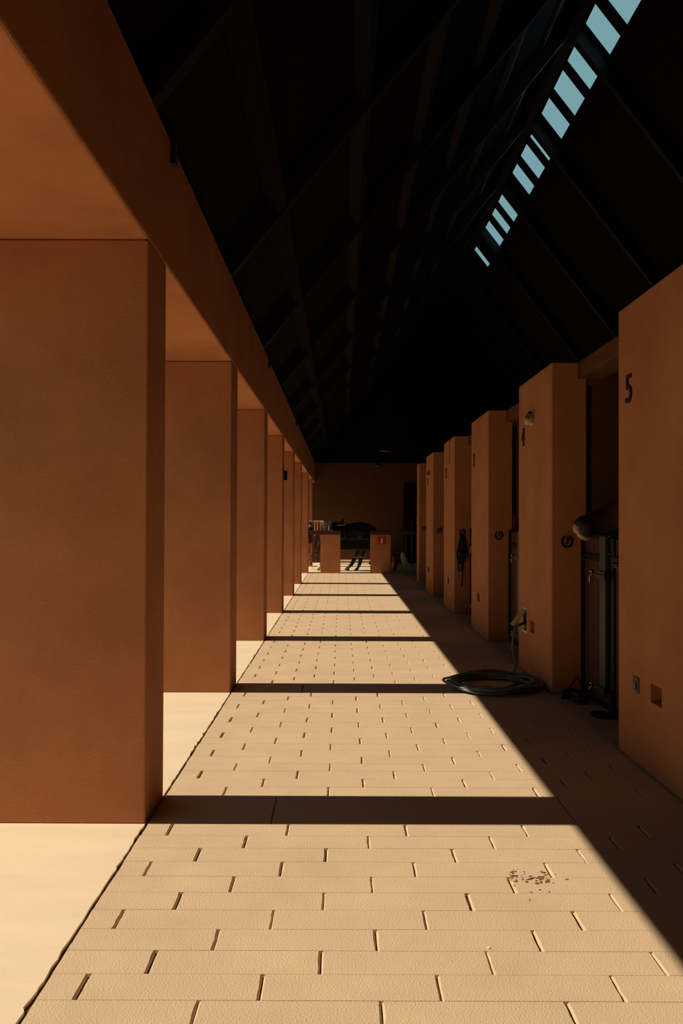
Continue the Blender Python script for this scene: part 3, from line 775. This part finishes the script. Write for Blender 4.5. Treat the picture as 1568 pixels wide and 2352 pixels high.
def horseshoe(X, u, z, lab, parent=None):
    e = []
    a = [R(-62 - 14 + i * 15.2) for i in range(21)]
    bm = bmesh.new()
    ring_o = []; ring_i = []
    N = 20
    for i in range(N + 1):
        an = R(90 + 28) + R(360 - 56) * i / N
        ro, ri = .060, .041
        ring_o.append((ro * math.cos(an) * .92, ro * math.sin(an) * 1.05)); ring_i.append((ri * math.cos(an) * .92, ri * math.sin(an) * 1.05))
    vo = [[bm.verts.new((p[0], yy_, p[1])) for p in ring_o] for yy_ in (-.012, -.001)]
    vi = [[bm.verts.new((p[0], yy_, p[1])) for p in ring_i] for yy_ in (-.012, -.001)]
    for i in range(N):
        bm.faces.new((vo[0][i], vo[0][i + 1], vi[0][i + 1], vi[0][i])); bm.faces.new((vo[1][i], vo[1][i + 1], vi[1][i + 1], vi[1][i]))
        bm.faces.new((vo[0][i], vo[0][i + 1], vo[1][i + 1], vo[1][i])); bm.faces.new((vi[0][i], vi[0][i + 1], vi[1][i + 1], vi[1][i]))
    for k in (0, N): bm.faces.new((vo[0][k], vi[0][k], vi[1][k], vo[1][k]))
    box(bm, -.005, .005, -.035, -.001, -.02, .045)
    o = link('horseshoe_hook', bm, 'blackmetal'); o.location = (X, Y(u), z)
    return tag(o, lab, 'horseshoe', 'horseshoe hooks on the pier sides')
for k, lab in ((1, 'pier 4, right of the coiled hose'), (2, 'pier 3, beside the chalk scribble'), (3, 'pier 2, with the halter hanging from it'), (4, 'pier 1')):
    horseshoe(1.316 * H, UP[k], H * .887, 'black horseshoe hook on the shaded side of ' + lab)
horseshoe(1.36 * H, .00716, H * .887, 'black horseshoe hook on the farthest slim pier')

# halter on pier 2
uy = Y(UP[3]) - .03; X2 = 1.317 * H
def P2(x, y, dy=0): d = 211.5; return (H * (x - 784) / d, uy - dy, H * (1 - (y - 1197.5) / d))
e = empty('hanging_halter', (0, 0, 0)); tag(e, 'black halter with a trailing lead rope hanging from the horseshoe on pier 2', 'halter')
bm = bmesh.new()
tube(bm, spline([P2(1058, 1226), P2(1057, 1240), P2(1052, 1262), P2(1050, 1278), P2(1056, 1292), P2(1064, 1288), P2(1070, 1262), P2(1068, 1240), P2(1064, 1228)], 6), .016, flat=.5)
tube(bm, spline([P2(1062, 1228, .01), P2(1064, 1250, .02), P2(1062, 1275, .02), P2(1060, 1296, .01), P2(1056, 1278, .0), P2(1058, 1250, .01), P2(1060, 1228, .01)], 6), .020, flat=.5)
tube(bm, spline([P2(1052, 1264, .02), P2(1060, 1268, .03), P2(1070, 1266, .02), P2(1071, 1276, .02), P2(1062, 1290, .02)], 6), .016, flat=.5)
link('straps', bm, 'black', e, True)
bm = bmesh.new()
tube(bm, spline([P2(1054, 1275), P2(1052, 1295), P2(1054, 1309), P2(1059, 1309), P2(1061, 1295), P2(1060, 1280)], 6), .010)
tube(bm, spline([P2(1063, 1280), P2(1063, 1300), P2(1062, 1325), P2(1060, 1347)], 6), .009)
link('lead_rope', bm, 'black', e, True)
bm = bmesh.new(); q = P2(1068, 1274, .03)
tube(bm, [(q[0] + .022 * math.cos(a), q[1], q[2] + .03 * math.sin(a)) for a in [i * math.pi / 8 for i in range(16)]], .0035, closed=True)
link('ring', bm, 'chrome', e, True)

# chalk scribble on pier 3, paint chip on pier 4
yk = Y(UP[2]) - .002
def P3(x, y): d = 275.5; return (H * (x - 784) / d, yk, H * (1 - (y - 1197.5) / d))
bm = bmesh.new()
scr = [P3(1123, 1216), P3(1125, 1222), P3(1130, 1225)]
for s in range(7):
    y = 1233 + s * 4.4
    scr += [P3(1126.5, y), P3(1130 - .3 * s, y + 2.2), P3(1126.8, y + 3.4), P3(1129 - .2 * s, y + 4.5)]
tube(bm, spline(scr, 4), .0016, seg=5)
tag(link('chalk_scribble', bm, 'chalk', None), 'thin handwritten chalk scribble running down the side of pier 3', 'writing')
bm = bmesh.new()
d4 = 394.5
prism(bm, [(H * (x - 784) / d4, H * (1 - (y - 1197.5) / d4)) for x, y in ((1287, 1183), (1290, 1185), (1293, 1192), (1290, 1190))], 'y', Y(UP[1]) - .002, Y(UP[1]) + .001)
tag(link('paint_chip', bm, 'chalk'), 'small pale chip in the stucco above the horseshoe on pier 4', 'chip')
# thin dark tube drawn for the crack line on pier 2, small caps at pier feet
bm = bmesh.new()
def PF(x, y): u = uface(x); d = 1 / u; return (XR - .004, Y(u), H * (1 - (y - 1197.5) / d))
tube(bm, spline([PF(1034, 1008), PF(1032, 1022), PF(1033.2, 1035), PF(1032, 1048), PF(1031.5, 1062)], 4), .004, seg=6)
tag(link('crack_line', bm, 'black'), 'thin dark crack line wiggling down from the top of pier 2', 'crack')
for x, k, lab in ((1113, 2, 'the pier with the chalk scribble'), (1038, 3, 'the pier with the hanging halter'), (992.5, 4, 'the farthest numbered pier')):
    u = uface(x); 
    o = link('foot_cap', T([(XR - .006, Y(u), .075), (XR + .01, Y(u), .075)], .022, seg=12), 'bronze')
    tag(o, 'small dark round cap near the foot of ' + lab, 'cap', 'round caps at the pier feet')

# black box on the fourth left pillar
u = 0.653 / (784 - 650.0)
e = empty('speaker_box', (XL, Y(UP[3] + TH * .75), H * 1.51)); tag(e, 'small black box mounted high on the fourth left pillar', 'box')
o = link('housing', B(.001, .055, -.08, .08, -.085, .085), 'black', e); bevel(o, .008, 2)
bm = bmesh.new(); box(bm, .0555, .059, -.062, .062, -.066, .066); link('grille', bm, 'blackmetal', e)

# pendants in the dark
for (x, yb, d, lab) in ((886, 1036, 150., 'nearer dark pendant lamp on a long cord, in the black roof space'),
                        (869, 1070, 122., 'farther dark pendant lamp on a long cord, just above the far wall top')):
    X = H * (x - 784) / d; Z = H * (1 + (1197.5 - yb) / d)
    e = empty('pendant_lamp', (X, Y(1 / d), Z)); tag(e, lab, 'lamp', 'pendant lamps over the aisle')
    link('shade', T([(0, 0, 0), (0, 0, .02), (0, 0, .09), (0, 0, .14)], [.16, .155, .05, .03], seg=20, caps=True), 'timber', e, True)
    link('cord', T([(0, 0, .13), (0, 0, zl(X) - Z - .01)], .010, seg=6), 'timber', e)

# ------------------------------------------------------------------ heap on the floor by the door
def PG(x, y, z=0):                       # point on the floor seen at x, y, lifted by z
    d = (y - 1197.5) / (1 - z / H); return Vector((H * (x - 784) / d, FH / d, z))
e = empty('halter_heap', (0, 0, 0)); tag(e, 'black halter and rope heap on the floor in front of the half door', 'halter')
bm = bmesh.new()
c0 = PG(1322, 1603)
for s in range(5):
    a0 = s * 1.1
    tube(bm, [(c0.x - .035 + .006 * s + (.085 + .004 * s) * math.cos(a), c0.y + .01 + (.05 + .006 * s) * math.sin(a), .014 + .012 * s + .008 * math.sin(a * 2 + a0)) for a in [i * math.pi / 10 for i in range(20)]], .012, seg=7, closed=True)
link('straps', bm, 'black', e, True)
a, b = PG(1298, 1601), PG(1335, 1600)
yb_ = a.y
link('rope_loop', T(spline([(a.x, yb_, .012), (a.x + .03, yb_, .09), (a.x + .09, yb_, .165), (a.x + .11, yb_, .185), (a.x + .14, yb_ - .01, .12), (a.x + .145, yb_ - .02, .03)], 6), .006), 'black', e, True)
c1 = PG(1332, 1612)
bm = bmesh.new()
for s in range(3):
    tube(bm, [(c1.x + (.055 + .008 * math.sin(s)) * math.cos(t_), c1.y + .055 * math.sin(t_),   .016 + .030 * s + .012 * math.sin(t_ + s * 2)) for t_ in [i * math.pi / 8 for i in range(16)]], .017, seg=7, closed=True)
link('noseband', bm, 'leather', e, True)
for (dx, dy, z) in ((-.04, -.065, .078), (.02, -.072, .085), (.03, -.070, .05), (-.07, -.045, .04), (.0, -.075, .05)):
    bm = bmesh.new(); bmesh.ops.create_uvsphere(bm, u_segments=8, v_segments=6, radius=.007, matrix=Matrix.Translation((c1.x + dx, c1.y + dy, z)))
    link('stud', bm, 'chrome', e, True)
bm = bmesh.new()
c2 = PG(1385, 1642)
for s in range(3):
    tube(bm, [(c2.x + (.06 + .02 * s) * math.cos(t_), c2.y + (.06 + .03 * s) * math.sin(t_), .012) for t_ in [i * math.pi / 12 for i in range(24)]], .009, seg=6, closed=True)
tag(link('lead_rope', bm, 'black', None, True), 'flat black lead rope coil on the floor at the foot of the half door', 'rope')

# crumbs and a pebble on the pavers
bm = bmesh.new()
for i in range(70):
    t_ = random.random()
    x = random.gauss(1238, 22) if t_ < .7 else random.gauss(1180, 6)
    y = random.gauss(2012, 7) + (x - 1238) * .05
    if t_ > .94: x, y = random.uniform(1205, 1275), random.uniform(2015, 2062)
    p = PG(x, y)
    s = random.uniform(.0018, .006)
    bmesh.ops.create_icosphere(bm, subdivisions=1, radius=s, matrix=Matrix.Translation((p.x, p.y, s * .3)) @ Matrix.Diagonal((random.uniform(1, 2.2), random.uniform(.7, 1.5), .6, 1)))
tag(link('dirt_crumbs', bm, 'debris'), 'scatter of brown dirt crumbs on the sunlit pavers', 'dirt', None, 'stuff')
bm = bmesh.new(); p = PG(1124, 2171); bmesh.ops.create_icosphere(bm, subdivisions=2, radius=.006, matrix=Matrix.Translation((p.x, p.y, .002)) @ Matrix.Diagonal((1.2, .8, .6, 1)))
tag(link('pebble', bm, 'pebble'), 'tiny white pebble on the sunlit pavers', 'pebble')
